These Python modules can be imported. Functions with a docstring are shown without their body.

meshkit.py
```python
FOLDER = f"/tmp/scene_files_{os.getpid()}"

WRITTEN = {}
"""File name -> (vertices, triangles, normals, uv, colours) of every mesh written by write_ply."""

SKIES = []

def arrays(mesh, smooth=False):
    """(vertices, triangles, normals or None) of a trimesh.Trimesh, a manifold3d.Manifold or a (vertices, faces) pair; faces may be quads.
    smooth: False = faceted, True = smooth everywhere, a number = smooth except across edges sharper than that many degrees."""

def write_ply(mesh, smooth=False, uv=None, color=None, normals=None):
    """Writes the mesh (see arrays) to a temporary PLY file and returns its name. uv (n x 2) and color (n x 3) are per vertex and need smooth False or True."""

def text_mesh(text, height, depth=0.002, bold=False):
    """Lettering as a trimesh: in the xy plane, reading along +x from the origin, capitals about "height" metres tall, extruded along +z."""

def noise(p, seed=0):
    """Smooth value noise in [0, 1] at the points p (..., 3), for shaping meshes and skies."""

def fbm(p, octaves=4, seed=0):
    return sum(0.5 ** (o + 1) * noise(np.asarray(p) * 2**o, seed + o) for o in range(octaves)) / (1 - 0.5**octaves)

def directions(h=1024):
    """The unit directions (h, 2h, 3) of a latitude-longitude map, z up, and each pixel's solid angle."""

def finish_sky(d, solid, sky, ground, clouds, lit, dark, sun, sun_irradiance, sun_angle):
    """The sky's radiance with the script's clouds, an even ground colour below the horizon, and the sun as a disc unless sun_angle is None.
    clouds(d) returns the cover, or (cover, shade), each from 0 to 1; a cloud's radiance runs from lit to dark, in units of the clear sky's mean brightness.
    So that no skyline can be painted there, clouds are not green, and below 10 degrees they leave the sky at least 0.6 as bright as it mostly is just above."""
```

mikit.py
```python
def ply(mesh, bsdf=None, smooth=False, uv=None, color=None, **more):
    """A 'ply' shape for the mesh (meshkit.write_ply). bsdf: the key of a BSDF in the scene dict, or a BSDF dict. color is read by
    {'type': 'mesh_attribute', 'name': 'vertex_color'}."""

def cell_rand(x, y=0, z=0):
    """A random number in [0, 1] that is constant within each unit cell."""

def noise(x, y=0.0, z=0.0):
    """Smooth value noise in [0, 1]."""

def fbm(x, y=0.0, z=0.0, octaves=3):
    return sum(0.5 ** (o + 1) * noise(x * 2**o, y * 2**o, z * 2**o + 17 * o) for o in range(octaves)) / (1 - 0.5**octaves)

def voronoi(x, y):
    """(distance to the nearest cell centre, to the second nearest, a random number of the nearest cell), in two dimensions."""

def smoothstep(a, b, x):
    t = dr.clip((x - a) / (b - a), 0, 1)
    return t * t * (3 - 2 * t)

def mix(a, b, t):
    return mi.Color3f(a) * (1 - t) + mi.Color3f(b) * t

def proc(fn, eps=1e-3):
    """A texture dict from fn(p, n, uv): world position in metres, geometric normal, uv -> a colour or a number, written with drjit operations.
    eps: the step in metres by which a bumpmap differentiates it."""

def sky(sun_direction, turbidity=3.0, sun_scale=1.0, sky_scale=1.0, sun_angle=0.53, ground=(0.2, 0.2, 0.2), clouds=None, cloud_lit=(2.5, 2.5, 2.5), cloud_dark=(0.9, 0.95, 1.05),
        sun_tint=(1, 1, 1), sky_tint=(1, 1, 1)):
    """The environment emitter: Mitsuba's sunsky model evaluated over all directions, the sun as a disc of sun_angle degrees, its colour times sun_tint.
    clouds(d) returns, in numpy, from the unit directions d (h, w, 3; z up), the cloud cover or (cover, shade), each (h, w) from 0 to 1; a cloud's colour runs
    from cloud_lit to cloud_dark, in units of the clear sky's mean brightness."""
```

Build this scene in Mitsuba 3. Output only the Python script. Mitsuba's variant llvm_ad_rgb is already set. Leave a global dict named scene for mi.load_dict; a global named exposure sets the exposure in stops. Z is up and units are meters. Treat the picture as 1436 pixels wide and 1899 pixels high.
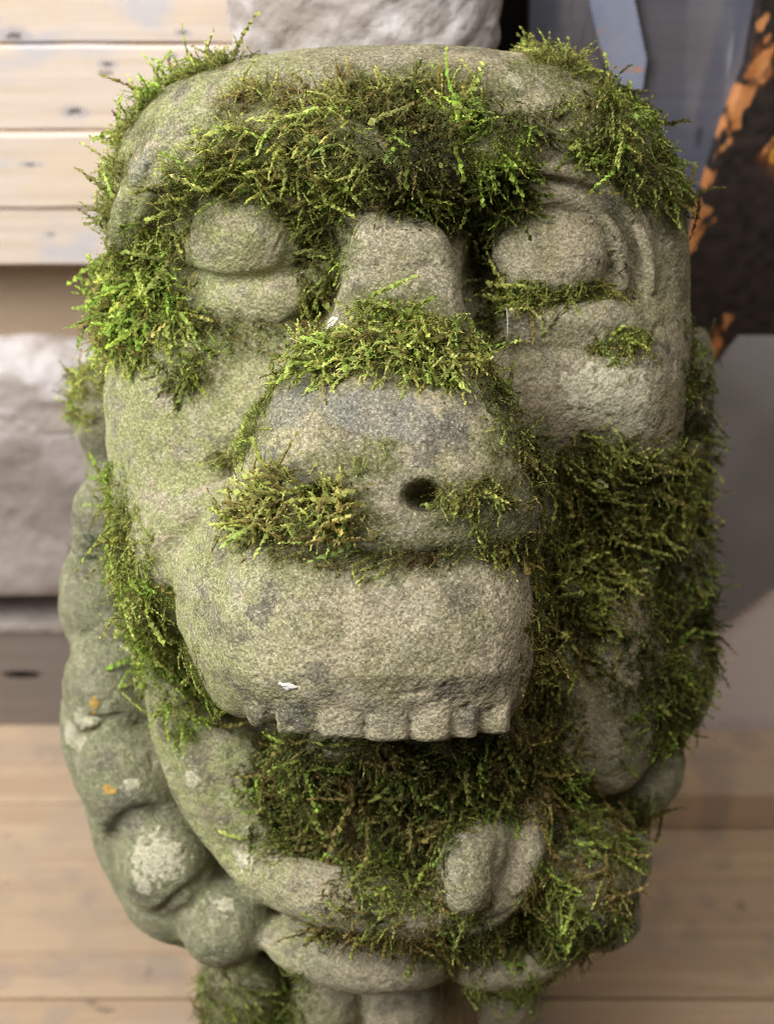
import math, random, numpy as np, trimesh, shapely, mitsuba as mi, drjit as dr
import mikit, meshkit
from mikit import noise, fbm, smoothstep, mix, voronoi
T = mi.ScalarTransform4f
scene, labels = {}, {}
rng = np.random.default_rng(7)

# ---------------------------------------------------------------- camera
W0, H0 = 1436.0, 1899.0                       # size of the photograph, the unit in which places are given
PITCH, VFOV = math.radians(33.0), 44.0
TAN = math.tan(math.radians(VFOV / 2))
CAM = np.array([0.0, 0.0, 0.79])
EX = np.array([1.0, 0, 0])
FW = np.array([0, math.cos(PITCH), -math.sin(PITCH)])
DN = np.array([0, -math.sin(PITCH), -math.cos(PITCH)])
scene['camera'] = {'type': 'thinlens', 'fov': VFOV, 'fov_axis': 'y', 'aperture_radius': 0.0036, 'focus_distance': 0.555,
                   'near_clip': 0.05, 'far_clip': 20.0,
                   'to_world': T().look_at(origin=CAM.tolist(), target=(CAM + FW).tolist(), up=[0, 0, 1])}
exposure = 0.45
# ---------------------------------------------------------------- lamps
def lamp(key, at, target, w, h, rgb, label):
    m = T().look_at(origin=at, target=target, up=[0, 0, 1]) @ T().scale([w / 2, h / 2, 1])
    scene[key] = {'type': 'rectangle', 'to_world': m, 'emitter': {'type': 'area', 'radiance': {'type': 'rgb', 'value': rgb}},
                  'bsdf': {'type': 'diffuse', 'reflectance': {'type': 'rgb', 'value': [0.5, 0.5, 0.5]}}}
    labels[key] = {'label': label, 'category': 'window' if 'window' in key else 'lamp'}
lamp('window_light', [-1.05, -0.05, 1.45], [0.0, 0.66, 0.42], 1.0, 1.0, [8.9, 8.7, 8.4], 'unseen window high up on the left, lighting the carving')  # out of view, placed to light the carving from the upper left
lamp('added_fill_lamp', [0.1, -0.2, 2.1], [0.0, 0.6, 0.4], 1.3, 0.9, [3.5, 3.2, 2.85], 'added soft fill lamp out of view above and in front of the carving')  # added fill from overhead, out of view, softens the shadows

# ---------------------------------------------------------------- helpers
def Wd(X, Y, Z):                                # view coordinates (right, down, depth) to the world
    return CAM + np.multiply.outer(np.asarray(X, float), EX) + np.multiply.outer(np.asarray(Y, float), DN) + np.multiply.outer(np.asarray(Z, float), FW)
def V(px, py, d):                               # a place of the photograph at depth d, in view coordinates
    return np.array([(px - W0 / 2) / (H0 / 2) * TAN * d, (py - H0 / 2) / (H0 / 2) * TAN * d, d])
def S(d): return TAN * d / (H0 / 2)             # metres of one photograph pixel at depth d
def ray(px, py): return FW + (px - W0 / 2) / (H0 / 2) * TAN * EX + (py - H0 / 2) / (H0 / 2) * TAN * DN
def on_y(px, py, y): r = ray(px, py); return CAM + r * (y / r[1])
def on_z(px, py, z): r = ray(px, py); return CAM + r * ((z - CAM[2]) / r[2])
def numbered(key):
    if key not in scene and key not in labels: return key
    n = 1
    while f'{key}_{n:03d}' in scene or f'{key}_{n:03d}' in labels: n += 1
    return f'{key}_{n:03d}'
def tag(key, label, cat=None, group=None, kind=None):
    labels[key] = {k: v for k, v in dict(label=label, category=cat, group=group, kind=kind).items() if v}
def put(key, mesh, bsdf, smooth=30, label=None, cat=None, kind=None, **kw):
    key = numbered(key)
    scene[key] = mikit.ply(mesh, bsdf, smooth, **kw)
    if label or kind: tag(key, label, cat, kind=kind)
    return key
def shape_dict(v, f, n, bsdf, color=None):
    return {'type': 'ply', 'filename': meshkit.write_ply(trimesh.Trimesh(v, f, process=False), False, None, color, normals=n), 'face_normals': False, 'bsdf': {'type': 'ref', 'id': bsdf}}
def col(*c): return mi.Color3f(*c)

# ---------------------------------------------------------------- sculpting field (view coordinates, metres)
HV = 0.0015
LO, HI = np.array([-0.185, -0.245, 0.500]), np.array([0.185, 0.330, 0.880])
NX, NY, NZ = (np.ceil((HI - LO) / HV)).astype(int)
GX, GY, GZ = (LO[0] + HV * np.arange(NX)).astype(np.float32), (LO[1] + HV * np.arange(NY)).astype(np.float32), (LO[2] + HV * np.arange(NZ)).astype(np.float32)
F = np.full((NX, NY, NZ), 0.06, np.float32)
PID = np.zeros((NX, NY, NZ), np.uint8)
parts = ['head']
def part(name):
    parts.append(name); return len(parts) - 1
def local(lo, hi, pad):
    a = np.clip(np.floor((np.asarray(lo) - pad - LO) / HV).astype(int), 0, [NX, NY, NZ])
    b = np.clip(np.ceil((np.asarray(hi) + pad - LO) / HV).astype(int) + 1, 0, [NX, NY, NZ])
    s = tuple(slice(x, y) for x, y in zip(a, b))
    return s, GX[s[0]][:, None, None], GY[s[1]][None, :, None], GZ[s[2]][None, None, :]
def add(fn, lo, hi, pid=0, k=0.006):
    s, x, y, z = local(lo, hi, k + 0.004)
    d = np.broadcast_to(fn(x, y, z), F[s].shape).astype(np.float32)
    a = F[s]
    if pid: PID[s][d < a] = pid
    else: PID[s][d < a] = 0
    h = np.maximum(k - np.abs(a - d), 0) / k
    F[s] = np.minimum(a, d) - h * h * k * 0.25
def cut(fn, lo, hi, k=0.004):
    s, x, y, z = local(lo, hi, k + 0.004)
    d = -np.broadcast_to(fn(x, y, z), F[s].shape).astype(np.float32)
    a = F[s]
    h = np.maximum(k - np.abs(a - d), 0) / k
    F[s] = np.maximum(a, d) + h * h * k * 0.25
def ell(c, r, rot=0.0, tilt=0.0):
    """ellipsoid: rot turns it in the picture plane (degrees, clockwise), tilt leans its lower end away"""
    c, r = np.asarray(c, float), np.asarray(r, float)
    ca, sa, ct, st = math.cos(math.radians(rot)), math.sin(math.radians(rot)), math.cos(math.radians(tilt)), math.sin(math.radians(tilt))
    def fn(x, y, z):
        x, y, z = x - c[0], y - c[1], z - c[2]
        x, y = x * ca + y * sa, -x * sa + y * ca
        y, z = y * ct + z * st, -y * st + z * ct
        k0 = np.sqrt((x / r[0]) ** 2 + (y / r[1]) ** 2 + (z / r[2]) ** 2)
        k1 = np.sqrt((x / r[0] ** 2) ** 2 + (y / r[1] ** 2) ** 2 + (z / r[2] ** 2) ** 2) + 1e-9
        return k0 * (k0 - 1) / k1
    m = r.max()
    return fn, c - m, c + m
def tube(pts, rs, flat=1.0):
    """chain of round cones through the points; flat < 1 presses it flat in depth"""
    P = np.asarray(pts, float); R = np.broadcast_to(rs, (len(P),)).astype(float)
    t = np.linspace(0, len(P) - 1, 5 * (len(P) - 1) + 1)
    from scipy.interpolate import CubicSpline
    if len(P) > 2:
        P = CubicSpline(np.arange(len(P)), P)(t); R = np.interp(t, np.arange(len(R)), R)
    def fn(x, y, z):
        best = None
        for a, b, ra, rb in zip(P[:-1], P[1:], R[:-1], R[1:]):
            ab = b - a
            q = ab * [1, 1, 1 / flat ** 2]
            h = np.clip(((x - a[0]) * ab[0] + (y - a[1]) * ab[1] + (z - a[2]) * q[2]) / (ab @ q), 0, 1)
            d = np.sqrt((x - a[0] - h * ab[0]) ** 2 + (y - a[1] - h * ab[1]) ** 2 + ((z - a[2] - h * ab[2]) / flat) ** 2) - (ra + h * (rb - ra))
            best = d if best is None else np.minimum(best, d)
        return best
    return fn, P.min(0) - R.max(), P.max(0) + R.max()
def chaikin(p, n=2):
    p = np.asarray(p, float)
    for _ in range(n):
        q = np.roll(p, -1, 0)
        p = np.stack([0.75 * p + 0.25 * q, 0.25 * p + 0.75 * q], 1).reshape(-1, 2)
    return p
def poly_sdf(poly, x, y):
    d = np.full(x.shape, 1e9, np.float32); inside = np.zeros(x.shape, bool)
    for (ax, ay), (bx, by) in zip(poly, np.roll(poly, -1, 0)):
        ex, ey = bx - ax, by - ay
        h = np.clip(((x - ax) * ex + (y - ay) * ey) / (ex * ex + ey * ey + 1e-18), 0, 1)
        d = np.minimum(d, (x - ax - h * ex) ** 2 + (y - ay - h * ey) ** 2)
        c = ((ay > y) != (by > y))
        if by != ay: inside ^= c & (x < ax + (y - ay) / (by - ay) * ex)
    d = np.sqrt(d)
    return np.where(inside, -d, d)
def prism(outline, dref, zf, zb, R, draft=0.0, soft=2):
    """a carved block: its outline at depth dref, its front at depth zf(px, py), its back at zb, edges rounded by R"""
    pts = chaikin(outline, soft)
    P = np.array([V(a, b, dref)[:2] for a, b in pts])
    s = S(dref)
    def fn(x, y, z):
        x2, y2 = np.broadcast_arrays(x[..., 0], y[..., 0])
        d2 = poly_sdf(P, x2, y2)
        f2 = zf(x2 / s + W0 / 2, y2 / s + H0 / 2).astype(np.float32)[..., None]
        d2 = d2[..., None] - draft * np.clip(z - f2, 0, 0.08)
        dz = np.maximum(f2 - z, z - zb)
        a, b = d2 + R, dz + R
        return np.minimum(np.maximum(a, b), 0) + np.hypot(np.maximum(a, 0), np.maximum(b, 0)) - R
    pad = R + draft * 0.08
    return fn, np.r_[P.min(0) - pad, 0.49], np.r_[P.max(0) + pad, zb + 0.01]
def table(ys, ds, xc=720, xw=500, xk=0.0, bumps=(), xp=2.0):
    def zf(px, py):
        z = np.interp(py, ys, ds) + xk * np.abs((px - xc) / xw) ** xp
        for bx, by, rx, ry, dz in bumps: z = z + dz * np.exp(-((px - bx) / rx) ** 2 - ((py - by) / ry) ** 2)
        return z
    return zf
def E(px, py, d, rx, ry, rz, rot=0, tilt=0, pid=0, k=0.006): add(*ell(V(px, py, d), [rx * S(d), ry * S(d), rz], rot, tilt), pid, k)
def CE(px, py, d, rx, ry, rz, rot=0, tilt=0, k=0.004): cut(*ell(V(px, py, d), [rx * S(d), ry * S(d), rz], rot, tilt), k)
def Tb(pts, r, pid=0, k=0.006, flat=1.0):        # pts: (px, py, depth), r in pixels
    r = np.broadcast_to(r, (len(pts),))
    add(*tube([V(*p) for p in pts], [a * S(p[2]) for a, p in zip(r, pts)], flat), pid, k)
def surf(px, py):
    d = np.arange(0.50, 0.86, 0.001)
    q = np.array([V(px, py, x) for x in d])
    i = np.clip(np.round((q - LO) / HV).astype(int), 0, [NX - 1, NY - 1, NZ - 1])
    m = F[i[:, 0], i[:, 1], i[:, 2]] < 0
    return d[np.argmax(m)] if m.any() else None
def groove(pts, r, k=0.003, out=0.0):
    """a carved line; out: how far its middle lies before the surface, in radii"""
    r = np.broadcast_to(r, (len(pts),))
    q = [(px, py, surf(px, py)) for px, py in pts]
    q = [(px, py, d - out * a * S(d), a) for (px, py, d), a in zip(q, r) if d is not None]
    cut(*tube([V(*p[:3]) for p in q], [p[3] * S(p[2]) for p in q]), k)
def ridge(pts, r, pid, k=0.003, sink=0.5):
    """a raised band following the surface, sunk into it by so many radii"""
    r = np.broadcast_to(r, (len(pts),))
    q = [(px, py, surf(px, py) + sink * a * S(0.6), a) for (px, py), a in zip(pts, r)]
    d = np.array([p[2] for p in q]); d = np.convolve(np.r_[d[0], d, d[-1]], [0.25, 0.5, 0.25], 'valid')
    add(*tube([V(p[0], p[1], x) for p, x in zip(q, d)], [p[3] * S(x) for p, x in zip(q, d)]), pid, k)
def CT(pts, r, k=0.003, flat=1.0):
    r = np.broadcast_to(r, (len(pts),))
    cut(*tube([V(*p) for p in pts], [a * S(p[2]) for a, p in zip(r, pts)], flat), k)

# --- body behind the face, mane, plinth
E(740, 900, 0.760, 500, 720, 0.075, tilt=10)
add(*prism([(330, 1100), (1230, 1100), (1220, 1500), (1120, 1700), (960, 1790), (560, 1790), (400, 1700), (300, 1500)], 0.72, table([1100, 1400, 1800], [0.668, 0.690, 0.705], 740, 400, 0.02), 0.84, 0.03), 0, 0.01)
# --- the block of the head
HEAD = [(196, 490), (203, 400), (224, 318), (266, 242), (330, 180), (425, 132), (560, 102), (740, 88), (890, 98), (1000, 124), (1088, 172), (1180, 248), (1246, 338), (1280, 440),
        (1290, 560), (1280, 720), (1270, 880), (1262, 1010), (1240, 1150), (1200, 1300), (1000, 1370), (640, 1390), (420, 1370), (320, 1290), (262, 1190), (225, 1080), (205, 960), (192, 800), (186, 640)]
add(*prism(HEAD, 0.655, table([80, 130, 200, 280, 380, 470, 560, 650, 800, 1000, 1150, 1300, 1400], [0.640, 0.612, 0.590, 0.582, 0.589, 0.600, 0.604, 0.602, 0.603, 0.610, 0.626, 0.655, 0.680], 740, 540, 0.030,
     [(310, 830, 130, 170, -0.008), (330, 1080, 90, 150, -0.026), (1110, 745, 140, 90, -0.010), (1150, 1080, 160, 230, 0.035), (1040, 960, 60, 160, 0.012)]), 0.80, 0.030), 0, 0.012)
# brow
Tb([(240, 420, 0.620), (330, 300, 0.602), (480, 250, 0.594), (640, 280, 0.588), (740, 300, 0.586), (860, 290, 0.588), (960, 270, 0.597), (1060, 240, 0.605)], [40, 55, 62, 60, 62, 58, 40, 30], 0, 0.016)
# rim line of the forehead
groove([(236, 415), (258, 350), (302, 288), (362, 240), (440, 206), (560, 186), (700, 178)], [6, 10, 11, 10, 9, 7, 4], 0.005, 0.2)
groove([(330, 300), (370, 262), (440, 232), (520, 218)], [4, 7, 7, 4], 0.004, 0.3)
# eye hollows
CE(450, 465, 0.590, 165, 125, 0.022, k=0.010)
CE(1030, 474, 0.592, 126, 112, 0.012, k=0.008)
CE(902, 520, 0.600, 46, 125, 0.036, k=0.006)
CE(590, 520, 0.600, 40, 110, 0.022, k=0.010)
eye = part('eye'); E(446, 444, 0.6150, 110, 92, 0.0195, -6, 4, eye, 0.005)
eye2 = part('eye'); E(1020, 472, 0.6135, 108, 94, 0.0150, 4, 4, eye2, 0.005)
lid = part('eyelid'); Tb([(352, 532, 0.618), (440, 558, 0.611), (520, 548, 0.609), (600, 505, 0.611)], [26, 34, 34, 22], lid, 0.005, 0.6)
lid2 = part('eyelid'); Tb([(945, 596, 0.618), (1030, 592, 0.612), (1110, 587, 0.614), (1200, 596, 0.626)], [26, 36, 36, 22], lid2, 0.005, 0.6)
lid3 = part('eyelid'); ridge([(930, 405), (985, 368), (1055, 366), (1112, 402), (1146, 468), (1154, 540)], [16, 24, 27, 27, 24, 12], lid3, 0.0015, 0.15)
lid4 = part('eyelid'); ridge([(985, 318), (1065, 318), (1142, 362), (1192, 440), (1208, 540)], [10, 20, 25, 23, 8], lid4, 0.0015, 0.2)
groove([(990, 340), (1062, 342), (1128, 384), (1170, 450), (1182, 530)], [5, 9, 12, 11, 7], 0.002, 0.1)
groove([(1110, 320), (1170, 362), (1215, 440), (1228, 520)], [4, 8, 9, 5], 0.002, 0.1)
lid5 = part('eyelid'); ridge([(575, 385), (500, 348), (420, 346), (352, 390), (326, 460), (328, 520)], [16, 24, 26, 26, 22, 12], lid5, 0.003, 0.4)
# folds under the eyes
groove([(905, 655), (1000, 648), (1120, 652), (1190, 650)], [11, 9, 7, 3], 0.004, 0.2)
groove([(945, 552), (1030, 556), (1110, 548), (1170, 552)], [8, 8, 7, 4], 0.004, 0.2)
groove([(340, 612), (430, 618), (520, 608), (590, 575)], [5, 9, 10, 9], 0.005, 0.1)
groove([(360, 505), (440, 518), (520, 508), (570, 480)], [6, 8, 8, 6], 0.004, 0.2)
# --- muzzle (upper lip) and cheeks
muzzle = part('upper_lip')
add(*prism([(400, 985), (700, 960), (975, 985), (992, 1100), (988, 1230), (968, 1352), (820, 1372), (600, 1362), (480, 1342), (408, 1308), (360, 1215), (344, 1150), (362, 1070)], 0.555,
    table([980, 1030, 1090, 1160, 1240, 1300, 1380], [0.542, 0.540, 0.5365, 0.533, 0.532, 0.5375, 0.548], 690, 320, 0.020, [(640, 1150, 22, 220, 0.0015), (520, 1160, 120, 120, -0.004), (850, 1160, 120, 120, -0.004)]), 0.68, 0.020, 0.10), muzzle, 0.012)
Tb([(440, 905, 0.592), (372, 965, 0.604), (316, 1030, 0.612), (296, 1110, 0.622)], [22, 34, 38, 30], 0, 0.025)
Tb([(470, 990, 0.578), (405, 1050, 0.588), (372, 1130, 0.596)], [22, 30, 26], 0, 0.022)
groove([(432, 905), (385, 955), (335, 1000), (292, 1030)], [8, 15, 15, 8], 0.008, 0.1)
Tb([(440, 990, 0.584), (412, 1090, 0.590), (410, 1200, 0.590), (435, 1280, 0.587)], [30, 32, 32, 24], 0, 0.020)
groove([(436, 1000), (398, 1068), (378, 1130)], [7, 12, 6], 0.012, 0.6)
# --- nose
nose = part('nose')
NOSE = [(668, 345), (750, 350), (826, 392), (848, 440), (862, 520), (874, 610), (902, 670), (950, 760), (990, 850), (1004, 930), (998, 1000), (920, 1042), (700, 1052), (490, 1026), (434, 975), (432, 900), (452, 820), (486, 745), (548, 655), (612, 580), (632, 500), (648, 430)]
add(*prism(NOSE, 0.555, table([340, 400, 480, 560, 640, 720, 800, 880, 950, 1000, 1040], [0.588, 0.580, 0.574, 0.566, 0.556, 0.545, 0.536, 0.530, 0.530, 0.533, 0.537], 730, 280, 0.022,
     [(560, 860, 90, 80, -0.004), (880, 870, 90, 80, -0.004), (740, 480, 300, 9, 0.0015)]), 0.66, 0.009, 0.06), nose, 0.004)
CE(787, 922, 0.528, 40, 32, 0.026, k=0.004)
CE(600, 930, 0.528, 46, 34, 0.024, k=0.004)
CT([(436, 1010, 0.554), (560, 1034, 0.541), (720, 1042, 0.536), (880, 1036, 0.541), (990, 1010, 0.555)], [4, 4, 4, 4, 4], 0.008)
CT([(470, 1312, 0.548), (600, 1298, 0.535), (720, 1296, 0.532), (840, 1298, 0.536), (950, 1290, 0.548)], [1.5, 2.5, 2.5, 2.5, 2], 0.003)
# --- teeth
TOOTH = []
for i, (a, b, y1, d) in enumerate([(510, 590, 1366, 0.5410), (591, 680, 1376, 0.5375), (681, 761, 1381, 0.5370), (762, 840, 1381, 0.5385), (841, 887, 1376, 0.5425), (888, 948, 1366, 0.5480)]):
    t = part('tooth'); TOOTH.append(t)
    o = [(a + 1, 1285), (b - 1, 1285), (b, 1330), (b, y1 - 8), (b - 2, y1), (a + 2, y1), (a, y1 - 8), (a, 1330)]
    add(*prism(o, d, table([1285, 1330, 1400], [d + 0.0026, d + 0.0016, d + 0.0055], (a + b) / 2, 40, 0.0016), d + 0.04, 0.0028, 0.0, 1), t, 0.0025)
t = part('tooth'); TOOTH.append(t); E(482, 1318, 0.5560, 27, 32, 0.0075, 6, 0, t, 0.003)
# --- mouth, lower lip, chin, fang
add(*prism([(670, 1290), (920, 1290), (1010, 1400), (1020, 1560), (880, 1610), (560, 1600), (490, 1540), (500, 1440)], 0.61, table([1290, 1370, 1430, 1520, 1600], [0.600, 0.606, 0.618, 0.634, 0.645], 730, 300, 0.02, [(700, 1520, 130, 60, 0.012)]), 0.72, 0.016), 0, 0.010)
lip = part('lower_lip'); Tb([(430, 1540, 0.680), (500, 1620, 0.655), (620, 1665, 0.642), (760, 1690, 0.642), (900, 1690, 0.650)], [36, 50, 58, 55, 40], lip, 0.010)
E(700, 1640, 0.690, 250, 90, 0.030, 6, 0, lip, 0.014)
chin = part('chin'); E(670, 1755, 0.690, 185, 66, 0.034, 6, 10, chin, 0.006)
E(960, 1770, 0.700, 130, 52, 0.030, -14, 0, chin, 0.008)
Tb([(540, 1712, 0.668), (640, 1748, 0.661), (760, 1768, 0.663)], [10, 14, 8], chin, 0.006)
fang = part('fang'); E(868, 1618, 0.632, 56, 84, 0.020, 8, 10, fang, 0.007)
E(905, 1560, 0.640, 44, 50, 0.016, 20, 8, fang, 0.008)
Tb([(985, 1490, 0.652), (978, 1570, 0.644), (945, 1650, 0.640), (890, 1692, 0.640)], [30, 34, 34, 28], lip, 0.010)
CT([(938, 1540, 0.624), (932, 1600, 0.621), (912, 1660, 0.622)], [7, 8, 5], 0.005)
tongue = part('tongue'); E(700, 1560, 0.672, 160, 60, 0.02, 6, 0, tongue, 0.008)
# --- ribs of the jaw, left
rib = part('jaw_fold')
add(*prism([(256, 1200), (330, 1260), (400, 1330), (480, 1370), (520, 1450), (520, 1560), (580, 1650), (520, 1690), (440, 1625), (360, 1545), (305, 1450), (270, 1340)], 0.672,
    table([1200, 1350, 1500, 1700], [0.650, 0.654, 0.655, 0.660], 440, 200, 0.016), 0.74, 0.012), rib, 0.006)
CT([(360, 1330, 0.654), (392, 1440, 0.653), (440, 1540, 0.654), (480, 1590, 0.656)], [3, 8, 8, 4], 0.006)
CT([(425, 1380, 0.652), (448, 1470, 0.653), (475, 1540, 0.654)], [4, 7, 4], 0.006)
CT([(300, 1360, 0.660), (345, 1480, 0.658), (420, 1590, 0.658)], [3, 4, 3], 0.006)
# right jaw
E(1110, 1250, 0.690, 130, 230, 0.040, -4, 8, 0, 0.014)
E(1060, 1620, 0.690, 130, 120, 0.040, 20, 5, 0, 0.014)
rib4 = part('jaw_fold'); Tb([(1060, 1100, 0.640), (1068, 1220, 0.655), (1060, 1340, 0.665), (1040, 1450, 0.670)], [22, 26, 26, 20], rib4, 0.006)
# --- mane curls
add(*prism([(150, 660), (138, 760), (137, 840), (150, 885), (136, 960), (122, 1050), (110, 1140), (114, 1260), (114, 1340), (130, 1430), (160, 1520), (190, 1600), (240, 1680), (330, 1740), (430, 1790), (500, 1770), (560, 1600), (360, 1200), (260, 700)], 0.735,
    table([650, 900, 1200, 1500, 1800], [0.716, 0.712, 0.704, 0.696, 0.700], 300, 170, 0.018), 0.80, 0.030), part('mane'), 0.010)
CURLS = [(196, 775, 0.728, 58, 98, 0.022, -4), (200, 960, 0.726, 66, 92, 0.022, 6), (186, 1105, 0.720, 78, 120, 0.024, 4), (210, 1270, 0.708, 92, 120, 0.026, 8), (156, 1365, 0.726, 42, 95, 0.02, -8),
         (236, 1450, 0.704, 88, 116, 0.024, -22), (306, 1598, 0.698, 88, 92, 0.026, -24), (318, 1668, 0.716, 84, 74, 0.024, 20), (420, 1708, 0.700, 84, 80, 0.028, -16)]
for i, (x, y, d, rx, ry, rz, rot) in enumerate(CURLS):
    E(x, y, d, rx, ry, rz, rot, 6, part('mane_curl'), 0.008)
groove([(140, 888), (170, 876), (200, 880)], [8, 8, 6], 0.004)
groove([(124, 1290), (128, 1230), (150, 1185), (195, 1165), (240, 1190)], [6, 8, 8, 7, 5], 0.004, 0.2)
groove([(136, 1395), (150, 1370), (200, 1338)], [6, 8, 5], 0.004)
groove([(160, 1330), (195, 1330), (225, 1326)], [5, 7, 4], 0.003)
groove([(205, 1560), (222, 1530), (250, 1508), (290, 1500)], [10, 12, 10, 6], 0.006)
groove([(300, 1690), (335, 1660), (370, 1632), (392, 1600)], [9, 9, 9, 5], 0.004)
groove([(262, 1250), (285, 1350), (330, 1470), (400, 1570), (450, 1620)], [6, 8, 9, 9, 7], 0.005)
for (x, y, d, rx, ry, rz, rot) in [(1288, 720, 0.735, 48, 110, 0.030, 4), (1270, 900, 0.735, 62, 100, 0.030, 6), (1262, 1080, 0.730, 66, 110, 0.030, 0), (1248, 1260, 0.728, 74, 110, 0.032, 6), (1200, 1420, 0.728, 66, 92, 0.030, 12), (1150, 1590, 0.730, 58, 70, 0.028, 24), (1110, 1690, 0.735, 80, 66, 0.03, 0)]:
    E(x, y, d, rx, ry, rz, rot, 6, part('mane_curl'), 0.0035)
CE(452, 1772, 0.70, 1, 1, 0.001)
groove([(822, 1580), (818, 1640), (842, 1700), (900, 1712), (950, 1690)], [6, 8, 8, 7, 5], 0.004, 0.1)
groove([(1050, 1100), (1085, 1200), (1095, 1300), (1085, 1400)], [14, 18, 18, 12], 0.008, 0.0)
# --- the chest and plinth below, straight down in the world
dv = np.array([0, math.cos(PITCH), math.sin(PITCH)])
def down(px, py, d, r, L, pid, k=0.006):
    a = V(px, py, d); add(*tube([a, a + dv * L * 0.5, a + dv * L], r), pid, k)
chest = part('chest')
for px, py, d, r in [(455, 1815, 0.745, 0.026), (610, 1850, 0.735, 0.022), (745, 1850, 0.735, 0.024), (945, 1840, 0.755, 0.018)]: down(px, py, d, r, 0.09, chest)
a = V(700, 1800, 0.80); add(*tube([a, a + dv * 0.1], 0.055), chest, 0.01)
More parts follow.
